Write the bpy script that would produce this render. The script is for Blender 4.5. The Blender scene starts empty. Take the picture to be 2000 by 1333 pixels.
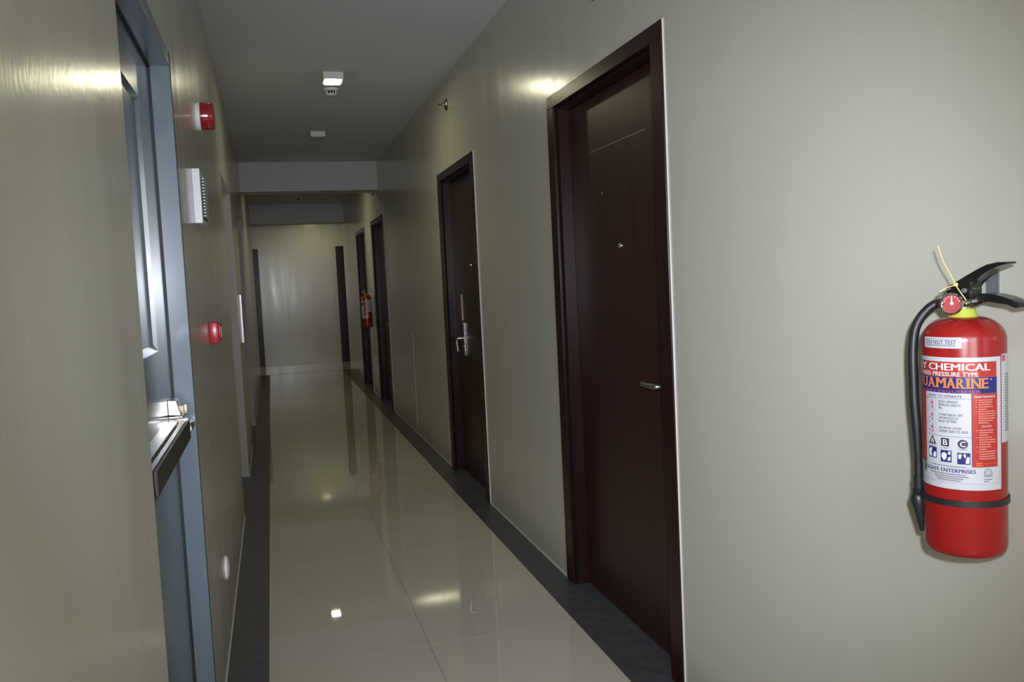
import bpy, bmesh, math, random
from mathutils import Vector, Matrix

random.seed(7)
SC = bpy.context.scene
COL = SC.collection
PI = math.pi

# ------------------------------------------------------------------ camera
cam_d = bpy.data.cameras.new('camera')
cam_d.sensor_fit = 'HORIZONTAL'
cam_d.sensor_width = 36.0
cam_d.lens = 1669.7 / 2000 * 36.0
cam_d.clip_start = 0.02
cam = bpy.data.objects.new('camera', cam_d)
COL.objects.link(cam)
YAW, PIT, ROL, CAM_H = 0.2720, -0.0707, -0.0481, 1.3929
fwd = Vector((math.sin(YAW) * math.cos(PIT), math.cos(YAW) * math.cos(PIT), math.sin(PIT)))
rgt = Vector((math.cos(YAW), -math.sin(YAW), 0))
upv = rgt.cross(fwd)
r2 = math.cos(ROL) * rgt + math.sin(ROL) * upv
u2 = -math.sin(ROL) * rgt + math.cos(ROL) * upv
m3 = Matrix((r2, u2, -fwd)).transposed()
cam.matrix_world = Matrix.Translation((0, 0, CAM_H)) @ m3.to_4x4()
SC.camera = cam

# ------------------------------------------------------------------ world, daylight, exposure
w = bpy.data.worlds.new('world')
SC.world = w
w.use_nodes = True
w.node_tree.nodes['Background'].inputs[0].default_value = (0.75, 0.85, 1.0, 1)
w.node_tree.nodes['Background'].inputs[1].default_value = 0.6


def area_light(name, loc, target, sx, sy, power, color):
    d = bpy.data.lights.new(name, 'AREA')
    d.shape = 'RECTANGLE'
    d.size, d.size_y = sx, sy
    d.energy = power
    d.color = color
    o = bpy.data.objects.new(name, d)
    COL.objects.link(o)
    o.location = loc
    o.rotation_euler = (Vector(target) - Vector(loc)).to_track_quat('-Z', 'Y').to_euler()
    return o


DAY = area_light('window_daylight', (0.30, -1.50, 1.62), (0.34, 5.0, 1.50), 0.86, 1.30, 42.0, (0.97, 0.98, 1.0))

# the photographer's flash, just above and right of the lens, pointing where the camera points
fl_d = bpy.data.lights.new('camera_flash', 'SPOT')
fl_d.energy = FLASH_W = 325.0
fl_d.color = (0.86, 0.92, 1.05)
fl_d.shadow_soft_size = 0.022
fl_d.spot_size = math.radians(72)
fl_d.spot_blend = 1.0
fl = bpy.data.objects.new('camera_flash', fl_d)
COL.objects.link(fl)
fl.location = (0.055, -0.03, 1.485)
fl.rotation_euler = Vector((math.sin(math.radians(16.5)), math.cos(math.radians(16.5)), -.105)).to_track_quat('-Z', 'Y').to_euler()

SC.view_settings.view_transform = 'Standard'
SC.view_settings.look = 'None'
SC.view_settings.gamma = 1.0
SC.view_settings.exposure = 0.0
SC.view_settings.use_curve_mapping = False

LAMP_W = 5.2          # watts of a lit ceiling lamp

# ------------------------------------------------------------------ room numbers (metres)
XL, XR, H = -0.2447, 1.2471, 2.8093
YB, YE, YF = -1.60, 14.90, 16.45      # back wall, corridor end, end wall of the cross corridor
HT = 2.193                            # top of the door frames
CX0, CX1, CXM = -0.0956, 1.1044, 0.5044   # cream tile band
RIGHT_DOORS = [(2.520, 3.680), (5.145, 6.293), (9.457, 10.666), (11.382, 12.602)]
FIRE = (1.780, 2.739, 2.112)
NICHE = [(5.538, 6.739), (8.06, 9.322)]
NICHE_TOP = 2.135
BEAM_Z = 2.492


# ------------------------------------------------------------------ helpers
def tag(o, label=None, cat=None, group=None, kind=None):
    if label: o['label'] = label
    if cat: o['category'] = cat
    if group: o['group'] = group
    if kind: o['kind'] = kind
    return o


def empty(name, loc=(0, 0, 0), rz=0.0):
    o = bpy.data.objects.new(name, None)
    o.empty_display_size = 0.05
    COL.objects.link(o)
    o.location = loc
    o.rotation_euler = (0, 0, rz)
    return o


def link(name, me, parent=None):
    o = bpy.data.objects.new(name, me)
    COL.objects.link(o)
    if parent: o.parent = parent
    return o


def obj(name, bm, mats, parent=None, smooth=False, angle=35):
    me = bpy.data.meshes.new(name)
    bmesh.ops.recalc_face_normals(bm, faces=bm.faces[:])
    if smooth:
        lim = math.radians(angle)
        for f in bm.faces: f.smooth = True
        for e in bm.edges:
            if len(e.link_faces) == 2 and e.calc_face_angle(0) > lim: e.smooth = False
    bm.to_mesh(me)
    bm.free()
    for m in (mats if isinstance(mats, (list, tuple)) else [mats]): me.materials.append(m)
    return link(name, me, parent)


def box(bm, x0, x1, y0, y1, z0, z1, bevel=0.0, mi=0, seg=2):
    r = bmesh.ops.create_cube(bm, size=1.0)
    vs = r['verts']
    for v in vs:
        v.co = Vector((x0 + (v.co.x + .5) * (x1 - x0), y0 + (v.co.y + .5) * (y1 - y0), z0 + (v.co.z + .5) * (z1 - z0)))
    fs = list({f for v in vs for f in v.link_faces})
    for f in fs: f.material_index = mi
    if bevel > 0:
        es = list({e for v in vs for e in v.link_edges})
        bmesh.ops.bevel(bm, geom=es, offset=bevel, segments=seg, profile=0.5, affect='EDGES')
    return vs


def lathe(bm, prof, n=32, org=(0, 0, 0), axis='Z', mi=0):
    rings = []
    ox, oy, oz = org
    for (r, h) in prof:
        ring = []
        if r < 1e-6:
            ring = [None]
            p = {'Z': (ox, oy, oz + h), 'X': (ox + h, oy, oz), 'Y': (ox, oy + h, oz)}[axis]
            ring[0] = bm.verts.new(p)
        else:
            for k in range(n):
                a = 2 * PI * k / n
                c, s = r * math.cos(a), r * math.sin(a)
                p = {'Z': (ox + c, oy + s, oz + h), 'X': (ox + h, oy + c, oz + s), 'Y': (ox + s, oy + h, oz + c)}[axis]
                ring.append(bm.verts.new(p))
        rings.append(ring)
    for a, b in zip(rings, rings[1:]):
        for k in range(n):
            k2 = (k + 1) % n
            if len(a) == 1 and len(b) == 1: continue
            if len(a) == 1: f = bm.faces.new((a[0], b[k], b[k2]))
            elif len(b) == 1: f = bm.faces.new((a[k], b[0], a[k2]))
            else: f = bm.faces.new((a[k], b[k], b[k2], a[k2]))
            f.material_index = mi
    return rings


def tube(bm, pts, rad, n=12, mi=0, smooth_sub=4, flat=None):
    """tube along a Catmull-Rom curve; rad is a number or one per point; flat=(w, h) gives a ribbon section"""
    P = [Vector(p) for p in pts]
    R = rad if isinstance(rad, (list, tuple)) else [rad] * len(P)
    Q, QR = [], []
    for i in range(len(P) - 1):
        p0 = P[i - 1] if i else P[i] * 2 - P[i + 1]
        p3 = P[i + 2] if i + 2 < len(P) else P[i + 1] * 2 - P[i]
        for k in range(smooth_sub):
            t = k / smooth_sub
            q = 0.5 * ((2 * P[i]) + (P[i + 1] - p0) * t + (2 * p0 - 5 * P[i] + 4 * P[i + 1] - p3) * t * t +
                       (3 * P[i] - p0 - 3 * P[i + 1] + p3) * t ** 3)
            Q.append(q)
            QR.append(R[i] * (1 - t) + R[i + 1] * t)
    Q.append(P[-1]); QR.append(R[-1])
    T0 = (Q[1] - Q[0]).normalized()
    ref = Vector((0, 0, 1)) if abs(T0.z) < .9 else Vector((1, 0, 0))
    N = T0.cross(ref).normalized()
    rings = []
    for i, q in enumerate(Q):
        T = (Q[min(i + 1, len(Q) - 1)] - Q[max(i - 1, 0)]).normalized()
        N = (N - T * N.dot(T)).normalized()
        B = T.cross(N)
        ring = []
        for k in range(n):
            a = 2 * PI * k / n
            if flat: ring.append(bm.verts.new(q + N * math.cos(a) * flat[0] + B * math.sin(a) * flat[1]))
            else: ring.append(bm.verts.new(q + (N * math.cos(a) + B * math.sin(a)) * QR[i]))
        rings.append(ring)
    for a, b in zip(rings, rings[1:]):
        for k in range(n):
            f = bm.faces.new((a[k], a[(k + 1) % n], b[(k + 1) % n], b[k])); f.material_index = mi
    for ring, rev in ((rings[0], True), (rings[-1], False)):
        f = bm.faces.new(ring[::-1] if rev else ring); f.material_index = mi
    return rings


def prism(bm, poly, axis, a, b, mi=0, bevel=0.0):
    """polygon of (p, q) pushed along an axis: X -> (y, z), Y -> (x, z), Z -> (x, y)"""
    def mk(p, q, d):
        return {'X': (d, p, q), 'Y': (p, d, q), 'Z': (p, q, d)}[axis]
    va = [bm.verts.new(mk(p, q, a)) for p, q in poly]
    vb = [bm.verts.new(mk(p, q, b)) for p, q in poly]
    fs = [bm.faces.new(va[::-1]), bm.faces.new(vb)]
    n = len(poly)
    for k in range(n): fs.append(bm.faces.new((va[k], va[(k + 1) % n], vb[(k + 1) % n], vb[k])))
    for f in fs: f.material_index = mi
    if bevel:
        es = list({e for f in fs for e in f.edges})
        bmesh.ops.bevel(bm, geom=es, offset=bevel, segments=2, profile=.5, affect='EDGES')


def srgb(r, g, b):
    f = lambda c: c / 12.92 if c <= .04045 else ((c + .055) / 1.055) ** 2.4
    return (f(r / 255), f(g / 255), f(b / 255), 1)


# ------------------------------------------------------------------ materials
def mat(name, col, rough=.5, metal=0.0, spec=.5, var=0.0, scale=(6, 6, 6), bump=0.0, bscale=None, coat=0.0,
        emit=None, detail=3.0, rvar=0.0):
    m = bpy.data.materials.new(name)
    m.use_nodes = True
    nt = m.node_tree
    b = nt.nodes['Principled BSDF']
    b.inputs['Base Color'].default_value = col
    b.inputs['Roughness'].default_value = rough
    b.inputs['Metallic'].default_value = metal
    b.inputs['Specular IOR Level'].default_value = spec
    if coat:
        b.inputs['Coat Weight'].default_value = coat
        b.inputs['Coat Roughness'].default_value = .06
    if emit:
        b.inputs['Emission Color'].default_value = emit[0]
        b.inputs['Emission Strength'].default_value = emit[1]
    if var or bump or rvar:
        tc = nt.nodes.new('ShaderNodeTexCoord')
        mp = nt.nodes.new('ShaderNodeMapping')
        mp.inputs['Scale'].default_value = scale
        nt.links.new(tc.outputs['Object'], mp.inputs['Vector'])
        no = nt.nodes.new('ShaderNodeTexNoise')
        no.inputs['Scale'].default_value = 1.0
        no.inputs['Detail'].default_value = detail
        nt.links.new(mp.outputs['Vector'], no.inputs['Vector'])
        if var:
            ra = nt.nodes.new('ShaderNodeValToRGB')
            ra.color_ramp.elements[0].position = .3
            ra.color_ramp.elements[1].position = .7
            ra.color_ramp.elements[0].color = tuple(c * (1 - var) for c in col[:3]) + (1,)
            ra.color_ramp.elements[1].color = tuple(min(1, c * (1 + var)) for c in col[:3]) + (1,)
            nt.links.new(no.outputs['Fac'], ra.inputs['Fac'])
            nt.links.new(ra.outputs['Color'], b.inputs['Base Color'])
        if rvar:
            mr = nt.nodes.new('ShaderNodeMapRange')
            mr.inputs['From Min'].default_value = .3
            mr.inputs['From Max'].default_value = .7
            mr.inputs['To Min'].default_value = max(0.02, rough - rvar)
            mr.inputs['To Max'].default_value = rough + rvar
            nt.links.new(no.outputs['Fac'], mr.inputs['Value'])
            nt.links.new(mr.outputs['Result'], b.inputs['Roughness'])
        if bump:
            n2 = no
            if bscale:
                mp2 = nt.nodes.new('ShaderNodeMapping')
                mp2.inputs['Scale'].default_value = bscale
                nt.links.new(tc.outputs['Object'], mp2.inputs['Vector'])
                n2 = nt.nodes.new('ShaderNodeTexNoise')
                n2.inputs['Scale'].default_value = 1.0
                n2.inputs['Detail'].default_value = 2.0
                nt.links.new(mp2.outputs['Vector'], n2.inputs['Vector'])
            bp = nt.nodes.new('ShaderNodeBump')
            bp.inputs['Strength'].default_value = bump
            bp.inputs['Distance'].default_value = .01
            nt.links.new(n2.outputs['Fac'], bp.inputs['Height'])
            nt.links.new(bp.outputs['Normal'], b.inputs['Normal'])
    return m


WALL_C = (0.50, 0.485, 0.405, 1)
M = {}
M['wall'] = mat('wall_paint', WALL_C, .21, spec=.5, var=.010, scale=(7, 7, .6), bump=.022, bscale=(95, 95, 50), rvar=.035)
M['ceiling'] = mat('ceiling_paint', (.66, .67, .70, 1), .8, spec=.2, var=.02, scale=(2, 2, 2))
M['beam'] = mat('beam_paint', (.47, .465, .455, 1), .5, spec=.35, var=.02)
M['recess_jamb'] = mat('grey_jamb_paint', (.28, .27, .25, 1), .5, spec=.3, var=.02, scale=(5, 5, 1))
M['fire_leaf'] = mat('blue_grey_gloss_leaf', (.115, .14, .162, 1), .16, spec=.5, var=.05, scale=(3, 3, 2))
M['cream'] = mat('cream_porcelain', (.50, .465, .375, 1), .02, spec=.5, var=.03, scale=(3, 3, 3))
M['dark_tile'] = mat('charcoal_tile', (.062, .062, .068, 1), .38, spec=.4, var=.18, scale=(14, 14, 14), rvar=.08)
M['grout'] = mat('grout', (.07, .064, .052, 1), .8)
M['caulk'] = mat('white_caulk', (.56, .545, .51, 1), .6, spec=.25, var=.04, scale=(20, 20, 6))
M['mahogany'] = mat('mahogany_veneer', (.030, .0095, .0085, 1), .36, spec=.38, var=.22, scale=(30, 30, 1.6), bump=.03, bscale=(60, 60, 3), detail=6)
M['mahogany_dark'] = mat('mahogany_frame', (.019, .0062, .0070, 1), .27, spec=.2, var=.2, scale=(30, 30, 2), detail=5)
M['glare'] = mat('painted_glare', (.20, .135, .065, 1), .4, var=.5, scale=(90, 90, 90))  # tan colour standing in for lamp glare on the frame
M['groove'] = mat('frame_groove', (.008, .005, .005, 1), .8, spec=.05)
M['inlay'] = mat('metal_inlay', (.45, .38, .36, 1), .35, metal=1)
M['satin'] = mat('satin_nickel', (.36, .36, .35, 1), .34, metal=1)
M['chrome'] = mat('chrome', (.75, .75, .74, 1), .14, metal=1)
M['plate_steel'] = mat('plate_steel', (.42, .42, .41, 1), .38, metal=.7, var=.12, scale=(40, 40, 12), bump=.15, bscale=(60, 60, 18))
M['steel'] = mat('brushed_steel', (.62, .60, .57, 1), .28, metal=1, var=.08, scale=(3, 3, 60), rvar=.06)
M['dull_steel'] = mat('dull_steel', (.30, .29, .27, 1), .35, metal=1)
M['dark_bar'] = mat('dark_bar_plastic', (.030, .026, .022, 1), .4)
M['navy_plastic'] = mat('navy_plastic', (.018, .022, .045, 1), .35)
M['fire_door'] = mat('blue_grey_enamel', (.135, .172, .205, 1), .25, spec=.5, var=.05, scale=(3, 3, 2), rvar=.04)
M['black_gap'] = mat('black_rubber_gap', (.012, .013, .014, 1), .6)
M['white'] = mat('white_plastic', (.80, .80, .80, 1), .4, var=.02, scale=(9, 9, 9))
M['white_metal'] = mat('white_enamel', (.68, .685, .70, 1), .35, var=.03, scale=(8, 8, 8))
M['grille_dark'] = mat('grille_backing', (.05, .05, .05, 1), .6)
M['dark_hole'] = mat('dark_hole', (.012, .012, .012, 1), .7)
M['red_lens'] = mat('red_lens', (.30, .010, .018, 1), .12, spec=.6, coat=.6)
M['red_plastic'] = mat('red_plastic', (.42, .022, .030, 1), .28, var=.05, scale=(30, 30, 30))
M['red_paint'] = mat('red_gloss_paint', (.24, .0085, .008, 1), .26, spec=.4, coat=.15, var=.05, scale=(12, 12, 5))
M['black'] = mat('black_rubber', (.012, .012, .014, 1), .42, var=.1, scale=(40, 40, 40))
M['black_gloss'] = mat('black_lever_paint', (.010, .010, .011, 1), .24, coat=.3, var=.1, scale=(30, 30, 30))
M['yellow'] = mat('yellow_plastic', (.62, .56, .06, 1), .4)
M['yellow_tie'] = mat('yellow_tie', (.60, .53, .20, 1), .45)
M['ring'] = mat('lime_ring', (.40, .44, .06, 1), .4)
M['brass'] = mat('valve_brass', (.36, .30, .22, 1), .3, metal=1)
M['galv'] = mat('galvanised_hook', (.17, .18, .19, 1), .38, metal=.25, var=.1, scale=(60, 60, 60))
M['glass'] = mat('gauge_glass', (.8, .8, .8, 1), .05)
M['gauge_red'] = mat('gauge_red', (.26, .016, .014, 1), .45, spec=.15)
M['gauge_grey'] = mat('gauge_grey', (.35, .30, .28, 1), .3)
M['tag_red'] = mat('reddish_tag', (.20, .075, .06, 1), .4)
M['tag_edge'] = mat('pale_tag_edge', (.50, .40, .34, 1), .5)
M['lamp_body'] = mat('lamp_housing', (.66, .66, .65, 1), .45)
M['lamp_lit'] = mat('lamp_lit', (1, 1, .96, 1), .4, emit=((1, .99, .90, 1), 14.0))
M['lamp_off'] = mat('lamp_off', (.35, .35, .34, 1), .3)
M['window_glow'] = mat('window_pane', (.8, .85, .9, 1), .05)
# print colours of the extinguisher labels
M['paper'] = mat('label_paper', (.43, .43, .455, 1), .32, coat=.2)
M['p_red'] = mat('print_red', (.34, .026, .020, 1), .28, coat=.3)
M['p_blue'] = mat('print_blue', (.016, .018, .11, 1), .28, coat=.3)
M['p_white'] = mat('print_white', (.56, .56, .57, 1), .32)
M['p_orange'] = mat('print_orange', (.58, .165, .025, 1), .28)
M['p_dark'] = mat('print_dark', (.035, .03, .05, 1), .35)
M['p_grey'] = mat('print_grey', (.13, .135, .15, 1), .4)
M['p_pink'] = mat('print_pink', (.45, .06, .11, 1), .35)
M['p_green'] = mat('print_green', (.06, .13, .06, 1), .35)
M['p_pale'] = mat('print_pale_red', (.55, .22, .18, 1), .35)
PRINT = ['paper', 'p_red', 'p_blue', 'p_white', 'p_orange', 'p_dark', 'p_grey', 'p_pink', 'p_green', 'p_pale', 'p_pink']
PI_ = {n: i for i, n in enumerate(PRINT)}


# ------------------------------------------------------------------ setting: floor
bm = bmesh.new()
box(bm, XL - .5, XR + .3, YB, YE, -.08, -.0007)
box(bm, -2.6, 3.8, YE, YF, -.08, -.0007)
floor = obj('floor', bm, M['grout'])
tag(floor, 'polished cream tiled corridor floor with charcoal tile borders', 'floor', kind='structure')

TILE_CACHE = {}


def tile(name, x0, x1, y0, y1, m, gap=.0007):
    sx, sy = round(x1 - x0 - 2 * gap, 4), round(y1 - y0 - 2 * gap, 4)
    key = (sx, sy, m.name)
    if key not in TILE_CACHE:
        b = bmesh.new()
        box(b, -sx / 2, sx / 2, -sy / 2, sy / 2, -.0006, 0)
        me = bpy.data.meshes.new(name)
        bmesh.ops.recalc_face_normals(b, faces=b.faces[:])
        b.to_mesh(me); b.free()
        me.materials.append(m)
        TILE_CACHE[key] = me
    o = link(name, TILE_CACHE[key], floor)
    o.location = ((x0 + x1) / 2, (y0 + y1) / 2, 0)
    return o


y = 3.205 - 1.2 * 4
while y < YE - .04:                                   # long cream tiles, two abreast
    y1 = min(y + 1.2, YE - .03)
    for xa, xb in ((CX0, CXM), (CXM, CX1)): tile('cream_tile', xa, xb, y, y1, M['cream'], .0008)
    y += 1.2
y = 3.205 - .6 * 8
while y < YE - .04:
    y1 = min(y + .6, YE - .03)
    tile('border_tile', XL, CX0, y, y1, M['dark_tile'])
    tile('border_tile', CX1, XR, y, y1, M['dark_tile'])
    y += .6
for a, b_ in RIGHT_DOORS: tile('threshold_tile', XR, XR + .075, a + .1, b_ - .1, M['dark_tile'], .0005)
for a, b_ in NICHE: tile('recess_tile', XL - .30, XL, a + .002, b_ - .002, M['dark_tile'], .0005)
tile('recess_tile', XL - .06, XL, FIRE[0] + .03, FIRE[1] - .03, M['dark_tile'], .0005)
bm = bmesh.new(); box(bm, XL, XR, YE - .03, YE, -.0006, .0005)
obj('threshold_strip', bm, M['black_gap'], floor)
xx = -2.5
while xx < 3.7:
    yy = YE
    while yy < YF - .01:
        tile('cream_tile', xx, xx + .6, yy, min(yy + .6, YF), M['cream']); yy += .6
    xx += .6

# ------------------------------------------------------------------ setting: walls
def wall_with_openings(name, xa, xb, y0, y1, ops, label, m):
    """ops: (ya, yb, top) openings from the floor up; one outline pushed through the wall"""
    ys_ = sorted({y0, y1} | {v for o_ in ops for v in o_[:2]})
    zs_ = sorted({0.0, H} | {o_[2] for o_ in ops})
    ny, nz = len(ys_) - 1, len(zs_) - 1
    def solid(i, j):
        if not (0 <= i < ny and 0 <= j < nz): return False
        yc, zc = (ys_[i] + ys_[i + 1]) / 2, (zs_[j] + zs_[j + 1]) / 2
        return not any(a < yc < b_ and zc < t for a, b_, t in ops)
    b = bmesh.new()
    cache = {}
    def vt(x, i, j):
        k = (x, i, j)
        if k not in cache: cache[k] = b.verts.new((x, ys_[i], zs_[j]))
        return cache[k]
    for i in range(ny):
        for j in range(nz):
            if not solid(i, j): continue
            for x in (xa, xb): b.faces.new((vt(x, i, j), vt(x, i + 1, j), vt(x, i + 1, j + 1), vt(x, i, j + 1)))
            if not solid(i - 1, j): b.faces.new((vt(xa, i, j), vt(xb, i, j), vt(xb, i, j + 1), vt(xa, i, j + 1)))
            if not solid(i + 1, j): b.faces.new((vt(xa, i + 1, j), vt(xb, i + 1, j), vt(xb, i + 1, j + 1), vt(xa, i + 1, j + 1)))
            if not solid(i, j - 1): b.faces.new((vt(xa, i, j), vt(xb, i, j), vt(xb, i + 1, j), vt(xa, i + 1, j)))
            if not solid(i, j + 1): b.faces.new((vt(xa, i, j + 1), vt(xb, i, j + 1), vt(xb, i + 1, j + 1), vt(xa, i + 1, j + 1)))
    o = obj(name, b, m)
    return tag(o, label, 'wall', kind='structure')


wr = wall_with_openings('wall_right', XR, XR + .20, YB, YE, [(a + .012, b_ - .012, HT - .012) for a, b_ in RIGHT_DOORS],
                        'long olive beige corridor wall on the right with four dark doors', M['wall'])
wl = wall_with_openings('wall_left', XL - .35, XL, YB, YE,
                        [(FIRE[0], FIRE[1], FIRE[2])] + [(a, b_, NICHE_TOP) for a, b_ in NICHE],
                        'long olive beige corridor wall on the left with a blue grey fire door', M['wall'])
# backs of the two recesses in the left wall
for a, b_ in NICHE:
    bm = bmesh.new(); box(bm, XL - .349, XL - .30, a + .001, b_ - .001, 0.001, NICHE_TOP - .001)
    obj('recess_back', bm, M['wall'], wl)
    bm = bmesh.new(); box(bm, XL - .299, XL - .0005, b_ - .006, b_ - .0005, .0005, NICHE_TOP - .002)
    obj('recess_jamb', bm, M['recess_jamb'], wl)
bm = bmesh.new(); box(bm, -2.6, 3.8, YF, YF + .15, 0, H)
tag(obj('wall_end', bm, M['wall']), 'far olive beige wall closing the end of the corridor', 'wall', kind='structure')
bm = bmesh.new(); box(bm, -2.6, XL - .35, YE - .15, YE, 0, H)
tag(obj('wall_cross_left', bm, M['wall']), 'wall of the cross corridor hidden behind the left corner', 'wall', kind='structure')
bm = bmesh.new(); box(bm, XR + .20, 3.8, YE - .15, YE, 0, H)
tag(obj('wall_cross_right', bm, M['wall']), 'wall of the cross corridor hidden behind the right corner', 'wall', kind='structure')
for nm, xa, sd in (('wall_cross_far_left', -2.75, 'left'), ('wall_cross_far_right', 3.8, 'right')):
    bm = bmesh.new(); box(bm, xa, xa + .15, YE - .15, YF + .15, 0, H)
    tag(obj(nm, bm, M['wall']), 'wall closing the cross corridor far out of sight to the ' + sd, 'wall', kind='structure')
bm = bmesh.new(); box(bm, XL - .35, XR + .20, YB, YE, H, H + .12); box(bm, -2.75, 3.95, YE - .15, YF + .15, H, H + .12)
ceil = obj('ceiling', bm, M['ceiling'])
tag(ceil, 'plain grey white corridor ceiling', 'ceiling', kind='structure')
bm = bmesh.new(); box(bm, .16, .29, 4.35, 4.62, H - .0012, H)
obj('ceiling_patch', bm, M['ceiling'], ceil)
# back wall with its window, behind the camera
bm = bmesh.new()
box(bm, XL - .35, -.18, YB - .15, YB, 0, H); box(bm, .78, XR + .20, YB - .15, YB, 0, H)
box(bm, -.18, .78, YB - .15, YB, 0, .92); box(bm, -.18, .78, YB - .15, YB, 2.32, H)
tag(obj('wall_back', bm, M['wall']), 'wall behind the camera around a daylight window', 'wall', kind='structure')
bm = bmesh.new()
for (a, b_, c, d) in ((-.18, -.13, .92, 2.32), (.73, .78, .92, 2.32), (-.13, .73, .92, .97), (-.13, .73, 2.27, 2.32)):
    box(bm, a, b_, YB - .10, YB - .03, c, d)
win = obj('window_1', bm, M['white_metal'])
tag(win, 'white framed window behind the camera', 'window', kind='structure')
bm = bmesh.new(); box(bm, -.13, .73, YB - .07, YB - .064, .97, 2.27)
obj('pane', bm, M['window_glow'], win)

# beams
bm = bmesh.new(); box(bm, XL, XR, 9.82, 10.12, BEAM_Z, H)
tag(obj('trim_1', bm, M['beam']), 'nearer pale ceiling beam crossing the corridor', 'beam', kind='structure')
bm = bmesh.new(); box(bm, XL, XR, 14.55, YE, BEAM_Z + .005, H)
tag(obj('trim_2', bm, M['beam']), 'farther ceiling beam at the end of the corridor', 'beam', kind='structure')

# caulk beads: along the wall feet and beside the frames
def bead(parent, x0, x1, y0, y1, z0, z1):
    b = bmesh.new(); box(b, x0, x1, y0, y1, z0, z1)
    obj('caulk_bead', b, M['caulk'], parent)


ys = [YB] + [v for d in RIGHT_DOORS for v in d] + [YE]
for a, b_ in zip(ys[0::2], ys[1::2]): bead(wr, XR - .004, XR, a, b_, 0, .007)
ys = [YB, FIRE[0], FIRE[1], NICHE[0][0], NICHE[0][1], NICHE[1][0], NICHE[1][1], YE]
for a, b_ in zip(ys[0::2], ys[1::2]): bead(wl, XL, XL + .004, a, b_, 0, .007)
for a, b_ in RIGHT_DOORS: bead(wr, XR - .005, XR, a - .003, a, 0, HT + .002)
bead(wl, XL, XL + .004, FIRE[1], FIRE[1] + .003, 0, FIRE[2])
bead(wr, XR - .0015, XR, 7.893, 7.899, .06, .95)      # raised hairline seam in the plaster


# ------------------------------------------------------------------ timber doors (local: x into the wall, y along it)
def lever_door(name, wdt, label, rz, loc, handle=None, peep=None, inlay=False, fw=.085):
    d = empty(name, loc, rz)
    tag(d, label, 'door', kind='structure')
    w2 = wdt / 2
    fh, pr, dep = .055, .010, .064
    # frame: architrave face, groove, reveal
    for s in (-1, 1):
        b = bmesh.new()
        y0, y1 = sorted((s * w2, s * (w2 - fw)))
        box(b, -pr, .012, y0, y1, .004, HT - fh, .002)
        o = obj('door_jamb', b, M['mahogany_dark'], d)
        b = bmesh.new()
        yy0, yy1 = sorted((s * (w2 - .013), s * (w2 - fw - .008)))
        box(b, .012, .11, yy0, yy1, .004, HT - fh - .008, .0004)
        obj('jamb_reveal', b, M['mahogany_dark'], o)
        b = bmesh.new()
        g0, g1 = sorted((s * (w2 - fw), s * (w2 - fw - .007)))
        box(b, .002, .0119, g0, g1, .004, HT - fh, 0)
        obj('jamb_groove', b, M['groove'], o)
    b = bmesh.new(); box(b, -pr, .012, -w2, w2, HT - fh, HT, .002)
    o = obj('door_head', b, M['mahogany_dark'], d)
    b = bmesh.new(); box(b, .0121, .11, -w2 + fw + .008, w2 - fw - .008, HT - fh - .012, HT - .013, .0015)
    obj('head_reveal', b, M['mahogany_dark'], o)
    # leaf
    lw = w2 - fw - .010
    b = bmesh.new(); box(b, dep, dep + .04, -lw, lw, .006, HT - fh - .014, .002)
    leaf = obj('door_leaf', b, M['mahogany'], d)
    if inlay:
        b = bmesh.new(); box(b, dep - .0012, dep + .001, inlay[0], inlay[1], inlay[2] - .0022, inlay[2] + .0022)
        obj('inlay_strip', b, M['inlay'], leaf)
    if peep:
        b = bmesh.new()
        lathe(b, [(0, -.004), (.006, -.004), (.0065, -.006), (.011, -.005), (.0125, -.001), (.0125, .001)], 20, (dep, peep[0], peep[1]), 'X')
        p = obj('peephole', b, M['chrome'], leaf, True)
        b = bmesh.new(); lathe(b, [(0, -.0052), (.0055, -.0045), (.006, -.004)], 16, (dep, peep[0], peep[1]), 'X')
        obj('peephole_lens', b, M['dark_hole'], p, True)
    if handle:
        hy, hz, sg = handle[:3]
        b = bmesh.new()
        pm = M[handle[3]] if len(handle) > 3 else M['dull_steel']
        th = .010 if len(handle) > 3 else .007
        box(b, dep - th, dep, hy - .019, hy + .019, hz - .125, hz + .112, .003)
        pl = obj('handle_plate', b, pm, d)
        for dz in (-.107, .098):
            b = bmesh.new(); lathe(b, [(0, -.002), (.0035, -.002), (.0045, .0005)], 12, (dep - th, hy, hz + dz), 'X')
            obj('plate_screw', b, M['chrome'], pl, True)
        b = bmesh.new(); lathe(b, [(0, -.005), (.006, -.005), (.0075, .0005)], 14, (dep - th, hy, hz - .06), 'X')
        obj('lock_cylinder', b, M['chrome'], pl, True)
        b = bmesh.new()
        tube(b, [(dep - .004, hy, hz), (dep - .035, hy, hz), (dep - .052, hy + sg * .006, hz), (dep - .058, hy + sg * .025, hz),
                 (dep - .056, hy + sg * .07, hz - .001), (dep - .050, hy + sg * .125, hz - .002)] if sg else
             [(dep - .004, hy, hz), (dep - .035, hy, hz), (dep - .052, hy + .006, hz - .002), (dep - .058, hy + .012, hz - .018), (dep - .057, hy + .014, hz - .055), (dep - .053, hy + .014, hz - .092)],
             [.0095, .0095, .0105, .0105, .0095, .0085], 12)
        obj('lever_handle', b, M['steel'] if len(handle) > 3 else M['satin'], d, True)
    return d


def rd(i): return (RIGHT_DOORS[i][0] + RIGHT_DOORS[i][1]) / 2, RIGHT_DOORS[i][1] - RIGHT_DOORS[i][0]


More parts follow.
